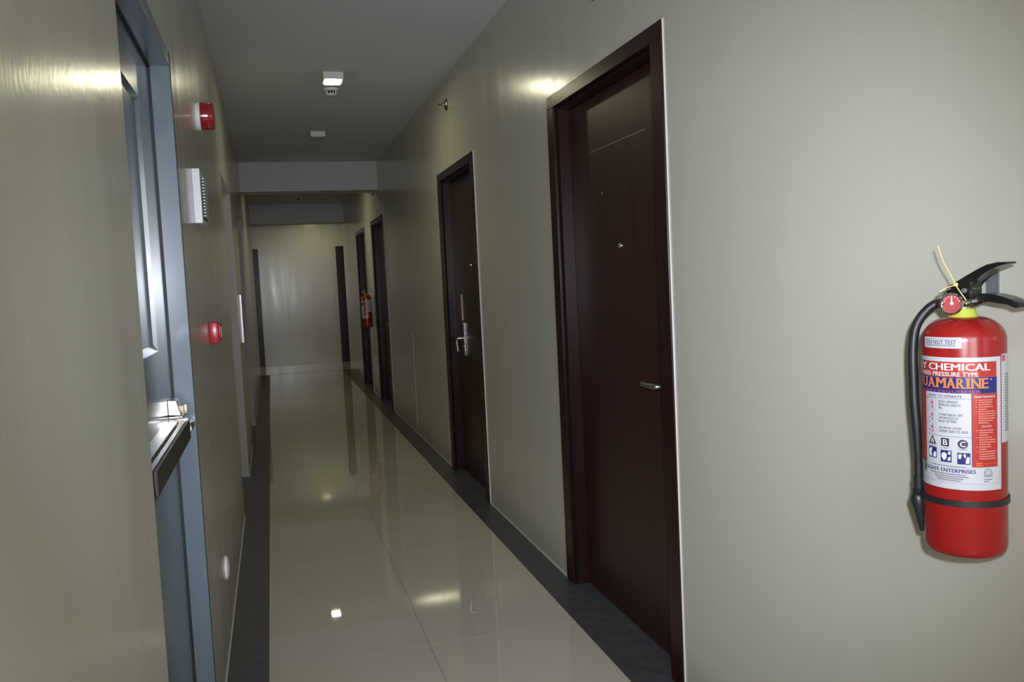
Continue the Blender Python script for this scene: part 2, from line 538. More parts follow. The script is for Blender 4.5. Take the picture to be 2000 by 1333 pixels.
c, wd = rd(0)
D1 = lever_door('door_1', wd, 'nearest large dark mahogany door with a thin line inlay and peephole', 0, (XR, c, 0),
                (2.690 - c, 1.002, 1), (3.074 - c, 1.507), (2.82 - c, 3.352 - c, 1.904))
b = bmesh.new(); lathe(b, [(0, -.003), (.005, -.003), (.007, 0)], 12, (.064, 3.246 - c, 1.726), 'X')
obj('door_stud', b, M['dull_steel'], D1, True)
c, wd = rd(1)
b = bmesh.new()
prism(b, [(1.152 / 2 - .004, HT - .020), (1.152 / 2 - .020, HT - .003), (1.152 / 2 - .075, HT - .004), (1.152 / 2 - .062, HT - .016), (1.152 / 2 - .050, HT - .034), (1.152 / 2 - .012, HT - .040)], 'X', -.0106, -.0099)
wp = obj('glare_patch', b, M['glare'], D1); wp['label'] = 'tan patch of painted lamp glare on the top corner of the frame'  # lamp reflection on the glossy door head, painted as a thin tan patch
D2 = lever_door('door_2', wd, 'second dark mahogany door on the right with a silver lock plate', 0, (XR, c, 0),
                (5.935 - c, 1.000, 0, 'steel'), (5.634 - c, 1.51))
b = bmesh.new(); box(b, .058, .0635, 5.972 - c, 6.006 - c, 1.125, 1.31, .001)
t = obj('reddish_tag', b, M['tag_red'], D2); t['label'] = 'reddish upright strip above the lock plate'
b = bmesh.new(); box(b, .0565, .0635, 5.958 - c, 5.9715 - c, 1.125, 1.31, .001)
obj('tag_edge', b, M['tag_edge'], t)
b = bmesh.new(); lathe(b, [(0, -.003), (.005, -.003), (.007, 0)], 12, (.064, 5.95 - c, 1.46), 'X')
obj('door_stud', b, M['dull_steel'], D2, True)
c, wd = rd(2)
lever_door('door_3', wd, 'third dark door on the right, just before the far red extinguisher', 0, (XR, c, 0), (9.72 - c, .96, 1), (10.06 - c, 1.5))
c, wd = rd(3)
D4 = lever_door('door_4', wd, 'farthest dark door on the right wall, behind the far red extinguisher', 0, (XR, c, 0), (12.36 - c, .93, -1), (11.99 - c, 1.5))
lever_door('door_5', 1.15, 'dark door at the left edge of the far end wall', PI / 2, (-.172 - .575, YF, 0), (-.30, 1.0, 1), fw=.17)
lever_door('door_6', 1.15, 'dark door at the right edge of the far end wall', PI / 2, (1.228 + .575, YF, 0), (.30, 1.0, -1), fw=.17)

# ------------------------------------------------------------------ blue-grey steel fire door in the left wall
Y0, Y1, ZT = FIRE
fd = empty('door_7', (0, 0, 0))
tag(fd, 'blue grey steel fire door with a panic bar in the left wall', 'door', kind='structure')
DX = XL - .057                     # face of the leaf
b = bmesh.new()
box(b, DX - .045, XL + .002, Y1 - .004, Y1, 0, ZT, .001)
fj = obj('door_jamb', b, M['fire_door'], fd)
b = bmesh.new(); box(b, DX - .045, XL - .002, Y0, Y0 + .004, 0, ZT, .001)
obj('door_jamb', b, M['fire_door'], fd)
b = bmesh.new(); box(b, DX - .045, XL + .002, Y0 + .004, Y1 - .004, ZT - .042, ZT, .001)
obj('door_head', b, M['fire_door'], fd)
b = bmesh.new(); box(b, XL + .002, XL + .004, Y1 - .004, Y1 + .004, 0, ZT, 0)
obj('frame_lip', b, M['black_gap'], fj)
# stop beads against the leaf
b = bmesh.new(); box(b, DX - .003, DX + .005, Y1 - .009, Y1 - .0042, .01, ZT - .047)
obj('gap_seal', b, M['black_gap'], fd)
b = bmesh.new(); box(b, DX - .003, DX + .006, Y0 + .01, Y1 - .009, ZT - .047, ZT - .0425)
obj('gap_seal', b, M['black_gap'], fd)
# leaf with one tall pressed panel
PY0, PY1, PZ0, PZ1, PD, PB = 1.98, 2.480, 1.248, 1.925, .0115, .002
b = bmesh.new()
ly0, ly1, lz0, lz1 = Y0 + .006, Y1 - .010, .008, ZT - .049
def q(*ps): b.faces.new([b.verts.new(p) for p in ps])
ysl, zsl = [ly0, PY0, PY1, ly1], [lz0, PZ0, PZ1, lz1]
for i in range(3):
    for j in range(3):
        if i == 1 and j == 1: continue
        q((DX, ysl[i], zsl[j]), (DX, ysl[i + 1], zsl[j]), (DX, ysl[i + 1], zsl[j + 1]), (DX, ysl[i], zsl[j + 1]))
o4 = [(DX, PY0, PZ0), (DX, PY1, PZ0), (DX, PY1, PZ1), (DX, PY0, PZ1)]
i4 = [(DX - PD, PY0 + PB, PZ0 + .018), (DX - PD, PY1 - PB, PZ0 + .018), (DX - PD, PY1 - PB, PZ1 - .012), (DX - PD, PY0 + PB, PZ1 - .012)]
for k in range(4): q(o4[k], o4[(k + 1) % 4], i4[(k + 1) % 4], i4[k])
q(*i4)
for (p1, p2) in (((ly0, lz0), (ly1, lz0)), ((ly1, lz0), (ly1, lz1)), ((ly1, lz1), (ly0, lz1)), ((ly0, lz1), (ly0, lz0))):
    q((DX, *p1), (DX - .044, *p1), (DX - .044, *p2), (DX, *p2))
q((DX - .044, ly0, lz0), (DX - .044, ly1, lz0), (DX - .044, ly1, lz1), (DX - .044, ly0, lz1))
bmesh.ops.remove_doubles(b, verts=b.verts[:], dist=1e-5)
leaf = obj('door_leaf', b, M['fire_leaf'], fd)
# panic bar
pb = empty('panic_bar', (0, 0, 0)); pb.parent = fd
pb['label'] = 'steel push bar across the fire door'
b = bmesh.new()
prism(b, [(DX, 1.046), (DX + .028, 1.043), (DX + .028, 1.030), (DX + .037, 1.030), (DX + .037, 1.042), (DX + .047, 1.041), (DX + .047, 1.000), (DX, 1.000)], 'Y', 1.84, 2.588)
obj('bar_rail', b, M['steel'], pb)
b = bmesh.new(); box(b, DX + .0285, DX + .0365, 1.86, 2.565, 1.0302, 1.0335, .0005)
obj('rail_slot', b, M['dark_bar'], pb)
b = bmesh.new(); box(b, DX + .0472, DX + .056, 1.86, 2.588, .985, 1.040, .003)
obj('push_pad', b, M['dark_bar'], pb)
b = bmesh.new(); box(b, DX, DX + .054, 2.5885, 2.600, .988, 1.046, .002)
obj('rail_end', b, M['steel'], pb)
b = bmesh.new(); prism(b, [(DX, .9995), (DX + .047, .9995), (DX + .05, .985), (DX + .04, .962), (DX, .955)], 'Y', 1.84, 2.40)
obj('bar_underside', b, M['navy_plastic'], pb)
b = bmesh.new()
prism(b, [(DX, 1.056), (DX + .034, 1.053), (DX + .023, 1.097), (DX, 1.099)], 'Y', 2.590, 2.665, 0, .0015)
obj('latch_housing', b, M['steel'], pb)
b = bmesh.new(); box(b, DX, DX + .038, 2.590, 2.668, 1.0465, 1.0525, .001)
obj('latch_plate', b, M['dull_steel'], pb)
b = bmesh.new(); box(b, DX + .030, DX + .034, 2.672, 2.690, 1.046, 1.074, .0008); box(b, DX + .034, DX + .042, 2.684, 2.690, 1.046, 1.074, .0008)
obj('latch_bracket', b, M['brass'], pb)
b = bmesh.new(); lathe(b, [(0, -.07), (.013, -.07), (.0145, -.066), (.0145, -.012), (.0125, -.010), (.0125, -.004), (.0145, -.002), (.0145, .020), (0, .020)], 24, (DX + .043, 2.702, 1.008), 'Y')
obj('latch_bolt', b, M['steel'], pb, True)


# ------------------------------------------------------------------ things on the left wall
# alarm strobe
al = empty('alarm_beacon', (XL, 3.755, 2.123))
tag(al, 'round red alarm beacon on a white base, high on the left wall', 'alarm')
b = bmesh.new(); lathe(b, [(0, 0), (.056, 0), (.058, .003), (.058, .014), (.055, .018), (0, .018)], 40, axis='X')
obj('beacon_base', b, M['white'], al, True)
b = bmesh.new(); lathe(b, [(.052, .018), (.056, .020), (.0555, .045), (.053, .066), (.050, .070), (.030, .071), (0, .071)], 40, axis='X')
ln = obj('beacon_lens', b, M['red_lens'], al, True)
for k in range(12):
    a = 2 * PI * k / 12
    b = bmesh.new()
    tube(b, [(.020, .0562 * math.cos(a), .0562 * math.sin(a)), (.064, .0540 * math.cos(a), .0540 * math.sin(a))], .0012, 6, 0, 1)
    obj('lens_rib', b, M['red_lens'], ln, True)

# white sounder panel
sp = empty('speaker_panel', (XL, 3.30, 1.752))
tag(sp, 'flat white wall speaker with a ribbed front, beside the fire door', 'speaker')
b = bmesh.new(); box(b, 0, .027, 0, .215, -.098, .098, .0015)
obj('speaker_case', b, M['white_metal'], sp)
b = bmesh.new(); box(b, .0271, .031, .03, .19, -.078, .066, .001)
gr = obj('speaker_grille', b, M['grille_dark'], sp)
for i in range(13):
    zz_ = -.072 + i * .0112
    b = bmesh.new(); box(b, .0305, .038, .034, .186, zz_, zz_ + .0052, .0012)
    obj('grille_rib', b, M['white_metal'], gr)
for dz in (-.085, .082):
    b = bmesh.new(); lathe(b, [(0, -.0015), (.003, -.001), (.0035, .0003)], 10, (.0135, 0, dz), 'Y')
    obj('case_screw', b, M['dull_steel'], sp, True)

# red call point
pc = empty('fire_call_point', (XL, 3.585, 1.242))
tag(pc, 'small red fire call point box on the left wall below the speaker', 'alarm')
b = bmesh.new(); box(b, 0, .036, 0, .088, -.043, .043, .006)
obj('call_point_body', b, M['red_plastic'], pc, True)
b = bmesh.new(); box(b, .0355, .044, .006, .082, -.037, .037, .004)
fr = obj('call_point_cover', b, M['red_plastic'], pc, True)
b = bmesh.new(); box(b, .0441, .0452, .022, .066, -.020, .022, .0004)
obj('press_plate', b, M['white'], fr)

# low round cover
so = empty('wall_cover', (XL, 3.565, .297))
tag(so, 'small round white cover low on the left wall past the fire door', 'wall cover')
b = bmesh.new(); lathe(b, [(.047, 0), (.047, .004), (.044, .008), (.030, .0125), (.014, .0145), (0, .015)], 32, axis='X')
obj('cover_dome', b, M['white'], so, True)
for sgn in (-1, 1):
    b = bmesh.new(); lathe(b, [(.0035, .010), (.0035, .0132), (.002, .0138), (0, .0138)], 12, (0, 0, sgn * .026), 'X')
    obj('cover_screw', b, M['dull_steel'], so, True)

# steel plate between the recesses
cp = empty('call_plate', (XL, 7.19, 1.19))
tag(cp, 'tall narrow shiny steel plate between the two left recesses', 'wall plate')
b = bmesh.new(); box(b, 0, .020, 0, .27, -.195, .195, .003)
obj('plate_body', b, M['plate_steel'], cp)
for zz in (-.17, .17):
    b = bmesh.new(); lathe(b, [(.006, .019), (.006, .0212), (.004, .0218), (0, .0218)], 14, (0, .135, zz), 'X')
    obj('plate_screw', b, M['chrome'], cp, True)


# ------------------------------------------------------------------ ceiling fittings
def lamp(name, x, y, lit, label):
    r = empty(name, (x, y, H))
    tag(r, label, 'lamp', 'small square ceiling lamps')
    b = bmesh.new(); box(b, -.066, .066, -.085, .085, -.046, 0, .004)
    obj('lamp_housing', b, M['lamp_body'], r)
    b = bmesh.new(); box(b, -.052, .052, -.070, .070, -.052, -.0455, .006)
    obj('lamp_lens', b, M['lamp_lit'] if lit else M['lamp_off'], r, True)
    if lit:
        d = bpy.data.lights.new('lamp_light', 'AREA')
        d.shape = 'RECTANGLE'; d.size, d.size_y = .10, .135
        d.energy = LAMP_W; d.color = (1.0, .94, .60)
        o = bpy.data.objects.new('lamp_light', d); COL.objects.link(o)
        o.parent = r; o.location = (0, 0, -.056)
    return r


lamp('ceiling_lamp', .488, 5.86, True, 'lit small square ceiling lamp nearest the camera')
lamp('ceiling_lamp', .502, 8.02, False, 'unlit small white ceiling lamp before the first beam')
lamp('ceiling_lamp', .543, 10.95, True, 'lit small ceiling lamp just past the first beam')
lamp('ceiling_lamp', .82, 15.62, True, 'lit small ceiling lamp in the cross corridor by the end wall')

sd = empty('smoke_detector', (.508, 6.27, H))
tag(sd, 'round white smoke detector on the ceiling just past the lit lamp', 'detector')
b = bmesh.new(); lathe(b, [(0, -.018), (.050, -.018), (.052, -.014), (.052, 0)], 32)
obj('detector_base', b, M['white'], sd, True)
b = bmesh.new(); lathe(b, [(0, -.048), (.026, -.048), (.034, -.043), (.036, -.038)], 28)
obj('detector_cap', b, M['white'], sd, True)
b = bmesh.new()
lathe(b, [(.030, -.0385), (.030, -.0175)], 24)
ch = obj('detector_chamber', b, M['dark_hole'], sd, True)
b = bmesh.new()
for k in range(10):
    a = 2 * PI * k / 10
    x, y_ = .0335 * math.cos(a), .0335 * math.sin(a)
    box(b, x - .0022, x + .0022, y_ - .0022, y_ + .0022, -.0385, -.0175)
obj('chamber_fins', b, M['white'], ch)


def wall_sprinkler(y, z, label):
    r = empty('wall_sprinkler', (XR, y, z))
    tag(r, label, 'sprinkler', 'sidewall sprinklers along the right wall')
    b = bmesh.new(); lathe(b, [(.042, 0), (.040, -.004), (.028, -.014), (.012, -.016)], 24, axis='X')
    obj('escutcheon', b, M['dull_steel'], r, True)
    b = bmesh.new(); lathe(b, [(.010, -.010), (.010, -.034), (.007, -.036), (0, -.036)], 14, axis='X')
    obj('sprinkler_body', b, M['brass'], r, True)
    b = bmesh.new()
    for s in (-1, 1):
        tube(b, [(-.034, s * .007, 0), (-.044, s * .011, 0), (-.056, s * .003, 0)], .0022, 6)
    obj('sprinkler_arm', b, M['brass'], r, True)
    b = bmesh.new(); box(b, -.060, -.0565, -.016, .016, -.004, .010, .001)
    obj('deflector', b, M['brass'], r)


wall_sprinkler(3.09, 2.475, 'sidewall sprinkler over the nearest door, at the top edge of the photo')
wall_sprinkler(5.85, 2.618, 'sidewall sprinkler above the second door on the right wall')
wall_sprinkler(10.25, 2.50, 'sidewall sprinkler just past the nearer beam on the right wall')
pn = empty('pendent_sprinkler', (.502, 13.47, H))
tag(pn, 'dark pendent sprinkler on the ceiling beyond the nearer beam', 'sprinkler')
b = bmesh.new(); lathe(b, [(.034, 0), (.032, -.004), (.012, -.010)], 20)
obj('escutcheon', b, M['white'], pn, True)
b = bmesh.new(); lathe(b, [(.010, -.008), (.010, -.040), (.005, -.044), (.005, -.064), (.018, -.066), (.018, -.070), (0, -.070)], 14)
obj('sprinkler_body', b, M['black'], pn, True)


# ------------------------------------------------------------------ fire extinguisher
AX = Vector((1.168, 1.231))
ZB = 0.872
R_B = .067
DC = AX.normalized()
E_R = Vector((DC.y, -DC.x))


def cyl(s, z, r):
    th = s / R_B
    p = (-DC) * math.cos(th) * r + E_R * math.sin(th) * r
    return Vector((p.x, p.y, z))


def s_of(u): return R_B * math.asin(max(-1, min(1, (u - 1884) / 85.0)))
def z_of(v): return 1.2641 - (v - 655) * .000885 - ZB


def patch(bm, s0, s1, z0, z1, off, mi, n=None, nz=1):
    n = n or max(1, int(abs(s1 - s0) / .004))
    g = [[bm.verts.new(cyl(s0 + (s1 - s0) * i / n, z0 + (z1 - z0) * j / nz, R_B + off)) for j in range(nz + 1)] for i in range(n + 1)]
    for i in range(n):
        for j in range(nz):
            f = bm.faces.new((g[i][j], g[i + 1][j], g[i + 1][j + 1], g[i][j + 1])); f.material_index = mi


def frame_line(bm, s0, s1, z0, z1, t, off, mi):
    patch(bm, s0, s1, z0, z0 + t, off, mi); patch(bm, s0, s1, z1 - t, z1, off, mi)
    patch(bm, s0, s0 + t, z0, z1, off, mi); patch(bm, s1 - t, s1, z0, z1, off, mi)


def glyphs(txt, bold=0.0, serif=False):
    cu = bpy.data.curves.new('t', 'FONT')
    cu.body = txt
    cu.resolution_u = 2
    ob = bpy.data.objects.new('t', cu)
    me = ob.to_mesh()
    V = [(v.co.x, v.co.y) for v in me.vertices]
    F = [tuple(p.vertices) for p in me.polygons]
    ob.to_mesh_clear()
    bpy.data.objects.remove(ob); bpy.data.curves.remove(cu)
    if serif:
        top = max(v[1] for v in V); bot = min(v[1] for v in V)
        for lvl, sgn in ((bot, 1), (top, -1)):
            xs = sorted(v[0] for v in V if abs(v[1] - lvl) < .004)
            grp = []
            for x in xs:
                if grp and x - grp[-1][1] < .13: grp[-1][1] = x
                else: grp.append([x, x])
            for a, b_ in grp:
                if b_ - a > .5 or b_ - a < .02: continue
                k = len(V)
                e = .07
                V += [(a - e, lvl), (b_ + e, lvl), (b_ + e, lvl + sgn * .055), (a - e, lvl + sgn * .055)]
                F.append((k, k + 1, k + 2, k + 3))
    return V, F


def text(bm, txt, s0, s1, z0, z1, off, mi, bold=0.0, serif=False):
    """flat lettering wrapped on the cylinder, stretched into the box s0..s1, z0..z1"""
    V, F = glyphs(txt, bold, serif)
    if not V: return
    x0, x1 = min(v[0] for v in V), max(v[0] for v in V)
    y0, y1 = min(v[1] for v in V), max(v[1] for v in V)
    dd = abs(bold) * .55 * (z1 - z0)                  # a heavier weight: the same letters laid side by side
    for sh in ((-dd, 0, dd) if bold > 0 else (0,)):
        vs = [bm.verts.new(cyl(s0 + (x - x0) / (x1 - x0) * (s1 - s0) + sh, z0 + (y - y0) / (y1 - y0) * (z1 - z0), R_B + off)) for x, y in V]
        for f in F:
            try:
                fc = bm.faces.new([vs[i] for i in f]); fc.material_index = mi
            except ValueError:
                pass


def tx(bm, txt, u0, u1, v0, v1, mi, off=.0009, bold=0.0, serif=False):
    text(bm, txt, s_of(u0), s_of(u1), z_of(v1), z_of(v0), off, PI_[mi], bold, serif)


def scribble(bm, u0, u1, v, h, mi, off=.0009, seed=0):
    """one line of print too small to read: a row of tiny dashes"""
    rr = random.Random(seed)
    s, e = s_of(u0), s_of(u1)
    while s < e - .0006:
        l = min(rr.uniform(.0010, .0030), e - s)
        patch(bm, s, s + l, z_of(v + h), z_of(v), off, PI_[mi], 1)
        s += l + .0006


def cyl_ring(bm, s, z, r0, r1, off, mi, n=24):
    a = [cyl(s + r0 * math.cos(2 * PI * k / n), z + r0 * math.sin(2 * PI * k / n), R_B + off) for k in range(n)]
    c_ = [cyl(s + r1 * math.cos(2 * PI * k / n), z + r1 * math.sin(2 * PI * k / n), R_B + off) for k in range(n)]
    va = [bm.verts.new(p) for p in a]; vb = [bm.verts.new(p) for p in c_]
    for k in range(n):
        f = bm.faces.new((va[k], va[(k + 1) % n], vb[(k + 1) % n], vb[k])); f.material_index = mi


def poly(bm, pts, off, mi):
    f = bm.faces.new([bm.verts.new(cyl(s, z, R_B + off)) for s, z in pts]); f.material_index = PI_[mi]


ex = empty('fire_extinguisher', (AX.x, AX.y, ZB))
tag(ex, 'large red dry chemical fire extinguisher hung on the right wall in front', 'fire extinguisher', 'fire extinguishers on the right wall')
# body
b = bmesh.new()
hb = 1.252 - ZB
prof = [(0, .012), (.040, .010), (.052, .006), (.058, .003), (.063, .006), (.0662, .014), (R_B, .022), (R_B, hb)]
for k in range(1, 11):
    a = PI / 2 * k / 10
    prof.append((R_B - (R_B - .020) * (1 - math.cos(a)) , hb + .040 * math.sin(a)))
lathe(b, prof, 72)
body = obj('cylinder', b, M['red_paint'], ex, True, 60)
zt = hb + .040
b = bmesh.new(); lathe(b, [(.0235, zt - .006), (.0245, zt + .001), (.0225, zt + .0035), (.0190, zt + .014), (.0150, zt + .015)], 32)
obj('neck_ring', b, M['ring'], ex, True).__setitem__('label', 'yellow green collar under the valve')
b = bmesh.new()
lathe(b, [(.0150, zt + .010), (.0150, zt + .022), (.0120, zt + .024), (.0120, zt + .040), (.009, zt + .044), (0, zt + .044)], 24)
lathe(b, [(.0075, -.018), (.0075, -.050), (.006, -.052), (0, -.052)], 16, (0, 0, zt + .026), 'X')
val = obj('valve', b, M['brass'], ex, True)
# squeeze lever and carry handle, channel sections running along the wall
zz = lambda w_: w_ - ZB
b = bmesh.new()
up_poly = [(.028, 1.3360), (.026, 1.3440), (.002, 1.3530), (-.022, 1.3640), (-.0477, 1.3750), (-.066, 1.3815), (-.084, 1.3850), (-.1041, 1.3846),
           (-.1050, 1.3815), (-.092, 1.3790), (-.074, 1.3735), (-.053, 1.3635), (-.034, 1.3520), (-.0285, 1.3455), (-.0290, 1.3370), (-.034, 1.3310), (-.018, 1.3240), (.008, 1.3240)]
prism(b, [(p, zz(q_)) for p, q_ in up_poly], 'X', -.013, .010, 0, .0025)
obj('squeeze_lever', b, M['black_gloss'], ex, True)
b = bmesh.new()
lo_poly = [(.018, 1.3215), (-.0307, 1.3320), (-.055, 1.3330), (-.075, 1.3322), (-.0925, 1.3290), (-.111, 1.3240), (-.1293, 1.3166), (-.1300, 1.3105), (-.1214, 1.3085), (-.105, 1.3150), (-.0893, 1.3190), (-.060, 1.3210),
           (-.0305, 1.3180), (-.012, 1.3080), (.012, 1.3080)]
prism(b, [(p, zz(q_)) for p, q_ in lo_poly], 'X', -.0135, .0125, 0, .0025)
obj('carry_handle', b, M['black_gloss'], ex, True)
b = bmesh.new(); lathe(b, [(0, -.017), (.004, -.017), (.0045, -.014), (.0045, .014), (0, .014)], 14, (0, -.018, zz(1.338)), 'X')
obj('lever_pivot', b, M['galv'], ex, True)
# gauge facing the corridor
g = empty('pressure_gauge', (0, 0, 0)); g.parent = ex; g['label'] = 'round red pressure gauge in a silver ring'
gd = Vector((-DC.x, -DC.y, 0)); gl = Vector((-E_R.x, -E_R.y, 0))
gc = Vector((-.0352, -.0118, zz(1.3165)))
gm = Matrix.Translation(gc) @ Matrix((gl, Vector((0, 0, 1)).cross(gl) * -1, gd)).transposed().to_4x4()
gm = Matrix.Translation(gc) @ gd.to_track_quat('Z', 'Y').to_matrix().to_4x4()
def gpart(name, prof, m, n=28, par=None):
    b_ = bmesh.new(); lathe(b_, prof, n)
    bmesh.ops.transform(b_, matrix=gm, verts=b_.verts[:])
    return obj(name, b_, m, par or g, True)
gpart('gauge_case', [(0, -.014), (.006, -.014), (.007, -.006), (.0165, -.005), (.0185, -.003), (.0187, .006), (.0165, .0085), (.0150, .0075), (.0150, .004)], M['chrome'])
gpart('gauge_face', [(0, .0045), (.0149, .0045)], M['gauge_red'])
b = bmesh.new(); box(b, -.0009, .0009, -.002, .0105, .0048, .0056); lathe(b, [(0, .0066), (.003, .0062), (.0034, .0046)], 14)
for k in range(7):
    a = math.radians(-70 + k * 23) + PI / 2
    p = Vector((math.cos(a) * .0125, math.sin(a) * .0125, 0))
    box(b, p.x - .0008, p.x + .0008, p.y - .0008, p.y + .0008, .0046, .005)
bmesh.ops.transform(b, matrix=gm, verts=b.verts[:])
obj('gauge_needle', b, M['gauge_grey'], g)
# hose, ferrule and nozzle
hose = [(-.006, .020, 1.3165), (-.0209, .0336, 1.3161), (-.0317, .0438, 1.3080), (-.0416, .0532, 1.2920), (-.0483, .0596, 1.2730), (-.0514, .0625, 1.2479), (-.0523, .0634, 1.2180),
        (-.0520, .0632, 1.1889), (-.0512, .0624, 1.1382), (-.0492, .0604, 1.0959), (-.0480, .0593, 1.0535), (-.0474, .0588, 1.0250)]
b = bmesh.new(); tube(b, [(x, y_, zz(z_)) for x, y_, z_ in hose], [.0078] + [.0082] * 9 + [.0072, .0062], 16)
obj('hose', b, M['black'], ex, True)
b = bmesh.new(); tube(b, [(-.0474, .0588, zz(1.0260)), (-.0470, .0588, zz(1.000))], [.0072, .0072], 16, 0, 1)
tube(b, [(-.0470, .0588, zz(1.000)), (-.0472, .0590, zz(.978))], [.0090, .0085], 16, 0, 1)
hf = obj('hose_ferrule', b, M['black'], ex, True)
b = bmesh.new(); tube(b, [(-.0472, .0590, zz(.9775)), (-.0474, .0592, zz(.968))], [.0060, .0060], 14, 0, 1)
obj('ferrule_tip', b, M['galv'], ex, True)
b = bmesh.new(); tube(b, [(-.0475, .0593, zz(.9680)), (-.0478, .0596, zz(.957)), (-.0452, .0570, zz(.925)), (-.0432, .0550, zz(.899))], [.0090, .0135, .0085, .0050], 16, 0, 2)
obj('nozzle', b, M['black'], ex, True)
# strap round the body, running back to the wall
b = bmesh.new()
n = 48
zs = zz(.9725)
prev = None
for k in range(n + 1):
    a = -112 + 224 * k / n
    th = math.radians(a)
    zc = zs
    pts = [cyl(R_B * th, zc + dz, R_B + dr) for dr, dz in ((.0006, -.0052), (.0030, -.0052), (.0030, .0052), (.0006, .0052))]
    vs = [b.verts.new(p) for p in pts]
    if prev:
        for i in range(4): b.faces.new((prev[i], prev[(i + 1) % 4], vs[(i + 1) % 4], vs[i]))
    else: b.faces.new(vs[::-1])
    prev = vs
b.faces.new(prev)
box(b, -.056, -.034, .050, .066, zs - .008, zs + .006, .003)
obj('strap', b, M['black'], ex, True)
# hanging bracket on the wall
WX = XR - AX.x
b = bmesh.new()
box(b, WX - .003, WX - .0002, -.002, .027, zz(1.322), zz(1.374), .0008)
box(b, .009, WX - .003, .002, .024, zz(1.322), zz(1.3245), .0006)
obj('wall_hook', b, M['galv'], ex).__setitem__('label', 'galvanised wall hook behind the levers')
# seal tie
b = bmesh.new()
tube(b, [(-.0484, .0046, zz(1.4179)), (-.0429, -.0007, zz(1.3909)), (-.0355, -.0078, zz(1.3690)), (-.0289, -.014, zz(1.3484))], .001, 8, 0, 4, (.0017, .0006))
tube(b, [(-.0289, -.014, zz(1.3484)), (-.0230, -.0190, zz(1.3350)), (-.0177, -.0246, zz(1.3222)), (-.0165, -.0250, zz(1.3140))], .0009, 8, 0, 4)
tube(b, [(-.0289, -.014, zz(1.3484)), (-.038, -.005, zz(1.3440)), (-.047, .0035, zz(1.3377))], .0009, 8, 0, 3)
box(b, -.0320, -.0255, -.0170, -.0110, zz(1.3460), zz(1.3520), .001)
obj('seal_tie', b, M['yellow_tie'], ex, True).__setitem__('label', 'thin yellow seal tie')
b = bmesh.new(); tube(b, [(-.018, -.018, zz(1.3185)), (-.016, -.034, zz(1.3195))], .003, 10, 0, 1)
tube(b, [(-.0475, .005, zz(1.3350)), (-.030, -.004, zz(1.3420))], .0014, 8, 0, 1)
obj('safety_pin', b, M['chrome'], ex, True)

# --- main label
b = bmesh.new()
pt = lambda u0, u1, v0, v1, mi, off=.0005: patch(b, s_of(u0), s_of(u1), z_of(v1), z_of(v0), off, PI_[mi])
SL = -.112                                            # the label wraps on round to the left
patch(b, SL, s_of(1953.5), z_of(956.6), z_of(698.5), .0003, 0)
patch(b, SL, s_of(1945.5), z_of(736.3), z_of(707), .0005, PI_['p_red'])
patch(b, SL, s_of(1946), z_of(768), z_of(736.5), .0005, PI_['p_blue'])
patch(b, SL, s_of(1809.5), z_of(911), z_of(768.2), .0005, PI_['p_red'])
pt(1899, 1946.5, 768.2, 911, 'p_red')
pt(1897.8, 1899, 768.2, 911, 'p_blue')
lab = obj('main_label', b, [M[n_] for n_ in PRINT], body)
lab['label'] = 'white wrap label with red and blue print'
b = bmesh.new()
text(b, 'DRY CHEMICAL', s_of(1817) - .0475, s_of(1933), z_of(723.8), z_of(710), .0009, PI_['p_white'], .10)
text(b, 'STORED PRESSURE TYPE', s_of(1830) - .050, s_of(1911), z_of(735), z_of(726.8), .0009, PI_['p_white'], .07)
# serif brand name letter by letter, a dark edge below the orange face
NAME = 'AQUAMARINE'
spans = [(-.116, -.1005), (-.0985, -.0835), (-.0815, -.0650), (-.0640, -.0475), (-.0460, -.0272), (-.0270, -.0128), (-.0116, .0010), (.0030, .0092), (.0105, .0262), (.0282, .0374)]
for c_, (a_, e_) in zip(NAME, spans):
    z0_, z1_ = z_of(757.5), z_of(739)
    if c_ == 'Q': z0_ -= .002
    text(b, c_, a_ - .0004, e_ + .0004, z0_ - .0004, z1_ + .0004, .0008, PI_['p_pale'], .07, c_ not in 'Q')
    text(b, c_, a_, e_, z0_, z1_, .0011, PI_['p_orange'], .03, c_ not in 'Q')
cyl_ring(b, s_of(1935), z_of(741), .0006, .0013, .0009, PI_['p_white'], 14)
text(b, 'FIRE EXTINGUISHER', s_of(1820) - .040, s_of(1916), z_of(767), z_of(762), .0009, PI_['p_pink'], .03)
tx(b, 'HOW TO OPERATE', 1816, 1880, 771.8, 776.8, 'p_dark', bold=.02)
pt2 = lambda u0, u1, v0, v1, mi, off=.0009: patch(b, s_of(u0), s_of(u1), z_of(v1), z_of(v0), off, PI_[mi])
pt2(1810, 1897, 778.6, 779.3, 'p_grey')
pt2(1812, 1897, 852.8, 853.6, 'p_grey')
for v0, lines in ((783, ('HOLD UPRIGHT', 'REMOVE SAFETY', 'PIN.')), (808.5, ('STAND BACK 10FT', 'AIM NOZZLE AT', 'BASE OF FIRE.')), (834.5, ('SQUEEZE LEVER', 'SWEEP SIDE TO SIDE'))):
    for k, l_ in enumerate(lines):
        wdt = {'HOLD UPRIGHT': 1872, 'REMOVE SAFETY': 1878, 'PIN.': 1842, 'STAND BACK 10FT': 1882, 'AIM NOZZLE AT': 1873, 'BASE OF FIRE.': 1870.5, 'SQUEEZE LEVER': 1879, 'SWEEP SIDE TO SIDE': 1891}[l_]
        tx(b, l_, 1835, wdt, v0 + k * 6.4, v0 + k * 6.4 + 4.6, 'p_dark', bold=.012)
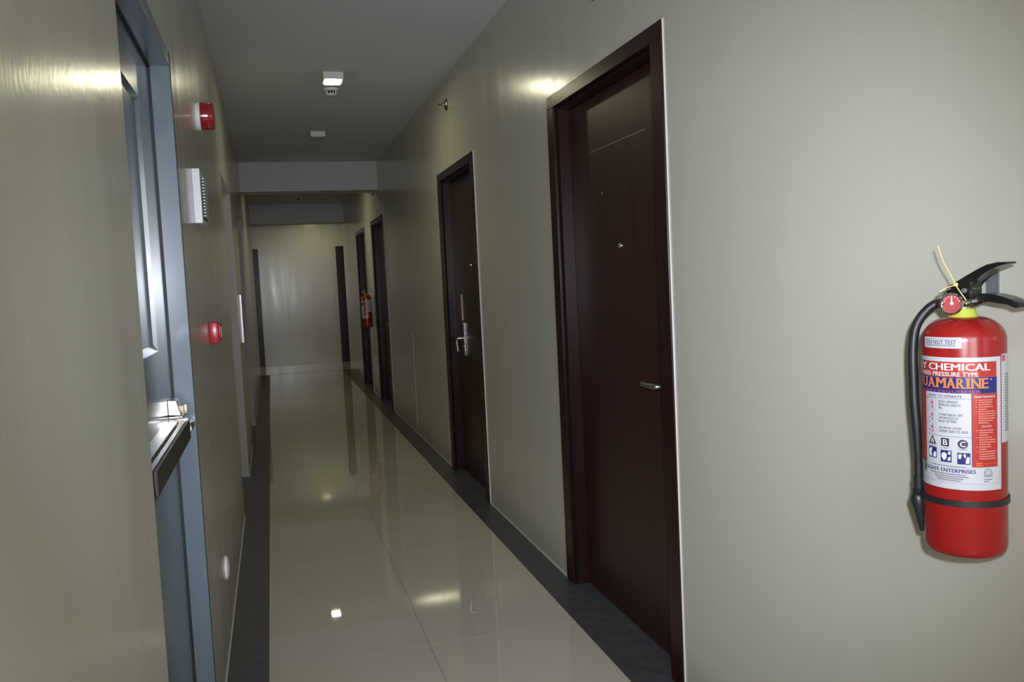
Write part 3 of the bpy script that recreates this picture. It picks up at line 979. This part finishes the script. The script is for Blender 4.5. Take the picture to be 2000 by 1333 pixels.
# the three operating sketches
for k, v0 in enumerate((779.5, 803.5, 828)):
    s0, s1 = s_of(1812), s_of(1829.5)
    frame_line(b, s0, s1, z_of(v0 + 22), z_of(v0), .00022, .0009, PI_['p_grey'])
    sm = s_of(1821)
    zc = z_of(v0 + 11)
    cyl_ring(b, sm + .002, zc + .005, .0003, .0014, .0009, PI_['p_pink'], 10)
    poly(b, [(sm - .0035, zc + .001), (sm + .002, zc + .0038), (sm + .0048, zc - .001), (sm + .001, zc - .0015)], .0009, 'p_pink')
    poly(b, [(sm - .001, zc - .008), (sm + .0028, zc - .0015), (sm + .0038, zc - .0075), (sm + .0022, zc - .008)], .0009, 'p_pink')
    cyl_ring(b, sm - .0045, zc - .004, .0001, .0013, .0009, PI_['p_dark' if k else 'p_pink'], 10)
    poly(b, [(s0 + .0008, z_of(v0 + 4.5)), (s0 + .002, z_of(v0 + 4.5)), (s0 + .002, z_of(v0 + 1.5)), (s0 + .0008, z_of(v0 + 1.5))], .0009, 'p_green')
# class marks A, B, C
sA, zA = s_of(1822), z_of(864)
poly(b, [(s_of(1814.5), z_of(872)), (s_of(1829.5), z_of(872)), (s_of(1822), z_of(853.6))], .0009, 'p_dark')
text(b, 'A', s_of(1818.6), s_of(1825.6), z_of(870), z_of(860), .0012, PI_['p_white'], .04)
pt2(1839, 1854.5, 857, 873, 'p_dark'); text(b, 'B', s_of(1843), s_of(1851), z_of(870.5), z_of(859.5), .0012, PI_['p_white'], .05)
cyl_ring(b, s_of(1880.8), z_of(866.5), .00001, .0079, .0009, PI_['p_dark'], 28)
text(b, 'C', s_of(1875.6), s_of(1886), z_of(872), z_of(861), .0012, PI_['p_white'], .05)
for u0, u1, v in ((1816, 1827, 875), (1843, 1851, 875.5), (1872, 1890, 876.5)): scribble(b, u0, u1, v, 1.6, 'p_grey', seed=int(u0))
# three blue hazard squares with white shapes
for k, (u0, u1, v0, v1) in enumerate(((1815, 1830, 877.5, 899), (1838, 1859, 881, 904), (1870, 1895, 883.5, 906))):
    pt2(u0, u1, v0, v1, 'p_blue')
    f = lambda a, c_: (s_of(u0) + a * (s_of(u1) - s_of(u0)), z_of(v1) + c_ * (z_of(v0) - z_of(v1)))
    if k == 0:
        poly(b, [f(.1, .1), f(.45, .1), f(.38, .55), f(.5, .9), f(.15, .85), f(.05, .6)], .0012, 'p_white')
        poly(b, [f(.6, .08), f(.92, .08), f(.95, .5), f(.78, .62), f(.6, .4)], .0012, 'p_white')
    elif k == 1:
        poly(b, [f(.08, .45), f(.3, .12), f(.55, .3), f(.6, .68), f(.35, .85), f(.12, .72)], .0012, 'p_white')
        poly(b, [f(.62, .12), f(.92, .15), f(.9, .5), f(.72, .42)], .0012, 'p_white')
        poly(b, [f(.66, .72), f(.9, .62), f(.92, .92), f(.75, .94)], .0012, 'p_white')
    else:
        poly(b, [f(.08, .5), f(.25, .45), f(.35, .85), f(.2, .92), f(.06, .8)], .0012, 'p_white')
        poly(b, [f(.45, .78), f(.62, .5), f(.66, .85), f(.55, .95)], .0012, 'p_white')
        poly(b, [f(.62, .08), f(.92, .1), f(.94, .62), f(.78, .7), f(.66, .42)], .0012, 'p_white')
# right red column
tx(b, 'MAINTENANCE', 1903, 1942, 772, 776.5, 'p_white', bold=.03)
v = 779.5
rows = [(1, 26), (1, 27), (0, 24), (1, 27), (0, 17), (1, 31), (0, 33), (0, 31), (0, 32), (0, 27), (0, 20)]
for k, (bl, ln_) in enumerate(rows):
    if bl: cyl_ring(b, s_of(1906.5), z_of(v + 1), .00001, .0010, .0009, PI_['p_pale'], 8)
    scribble(b, 1911, 1911 + ln_ * .98, v, 2.2, 'p_pale', seed=k + 40)
    v += 4.4
tx(b, 'CAUTION', 1916, 1935, 829.5, 834, 'p_white', bold=.02)
v = 838
for k, (bl, ln_) in enumerate([(1, 27), (0, 26), (0, 17), (1, 24), (0, 31), (0, 31), (0, 22), (1, 23), (0, 14), (1, 32), (0, 30), (0, 30), (0, 31)]):
    if bl: cyl_ring(b, s_of(1908), z_of(v + 1), .00001, .0010, .0009, PI_['p_pale'], 8)
    scribble(b, 1912, 1912 + ln_ * .98, v, 2.2, 'p_pale', seed=k + 80)
    v += 4.6
scribble(b, 1906, 1918, 902, 2.2, 'p_orange', seed=5); scribble(b, 1906, 1918, 906, 2.2, 'p_orange', seed=6)
scribble(b, 1921, 1946, 904, .6, 'p_pale', seed=7)
# maker's box at the foot
frame_line(b, SL + .004, s_of(1949), z_of(944), z_of(912), .0003, .0009, PI_['p_grey'])
scribble(b, 1822, 1886, 910.8, 1.8, 'p_grey', seed=11)
text(b, 'SEASAFE ENTERPRISES', s_of(1810) - .006, s_of(1905), z_of(923.5), z_of(916), .0009, PI_['p_blue'], .06)
for k, (u0, u1) in enumerate(((1818, 1886), (1825, 1893), (1827, 1882), (1830, 1877))): scribble(b, u0, u1, 926 + k * 4.1, 2.2, 'p_grey', seed=k + 20)
poly(b, [(s_of(1805), z_of(930)), (s_of(1809), z_of(931)), (s_of(1809), z_of(909)), (s_of(1805), z_of(908))], .0010, 'p_green')
cyl_ring(b, s_of(1928.5), z_of(922), .0058, .0070, .0009, PI_['p_grey'], 24)
cyl_ring(b, s_of(1928.5), z_of(922), .0030, .0036, .0009, PI_['p_grey'], 20)
scribble(b, 1920, 1937, 927, 2.2, 'p_grey', seed=31); scribble(b, 1920, 1936, 934, 2, 'p_grey', seed=32); scribble(b, 1920, 1930, 938, 2, 'p_grey', seed=33)
obj('label_print', b, [M[n_] for n_ in PRINT], lab)
# side label further round to the right
b = bmesh.new()
sr = s_of(1955)
patch(b, sr, .150, z_of(867), z_of(695), .0004, 0, 20)
for k in range(22):
    patch(b, sr + .010 + (k % 3) * .001, sr + .040 - (k * 7 % 5) * .002, z_of(736 + k * 5.2), z_of(733.8 + k * 5.2), .0008, PI_['p_grey'], 8)
patch(b, sr + .002, sr + .012, z_of(709), z_of(697), .0008, PI_['p_pink'], 3)
sl_ = obj('side_label', b, [M[n_] for n_ in PRINT], body)
sl_['label'] = 'white side label of fine print'
# DO NOT TEST sticker
b = bmesh.new()
pt3 = lambda u0, u1, v0, v1, mi, off: patch(b, s_of(u0), s_of(u1), z_of(v1), z_of(v0), off, PI_[mi])
pt3(1808, 1881, 659.5, 681, 'paper', .0004)
frame_line(b, s_of(1811), s_of(1875), z_of(677), z_of(662.5), .0004, .0008, PI_['p_grey'])
text(b, 'DO NOT TEST', s_of(1813.5), s_of(1870), z_of(673), z_of(665), .0009, PI_['p_dark'], .012)
scribble(b, 1815, 1868, 674.3, 1.5, 'p_grey', seed=3)
sk_ = obj('test_sticker', b, [M[n_] for n_ in PRINT], body)
sk_['label'] = 'white sticker reading DO NOT TEST'


def copy_tree(o, parent=None):
    c_ = o.copy(); COL.objects.link(c_)
    if parent: c_.parent = parent
    for ch_ in list(o.children): copy_tree(ch_, c_)
    return c_


ex2 = copy_tree(ex)
ex2.location = (AX.x, 11.02, ZB + .006)
ex2['label'] = 'far red fire extinguisher between the two farthest doors on the right wall'
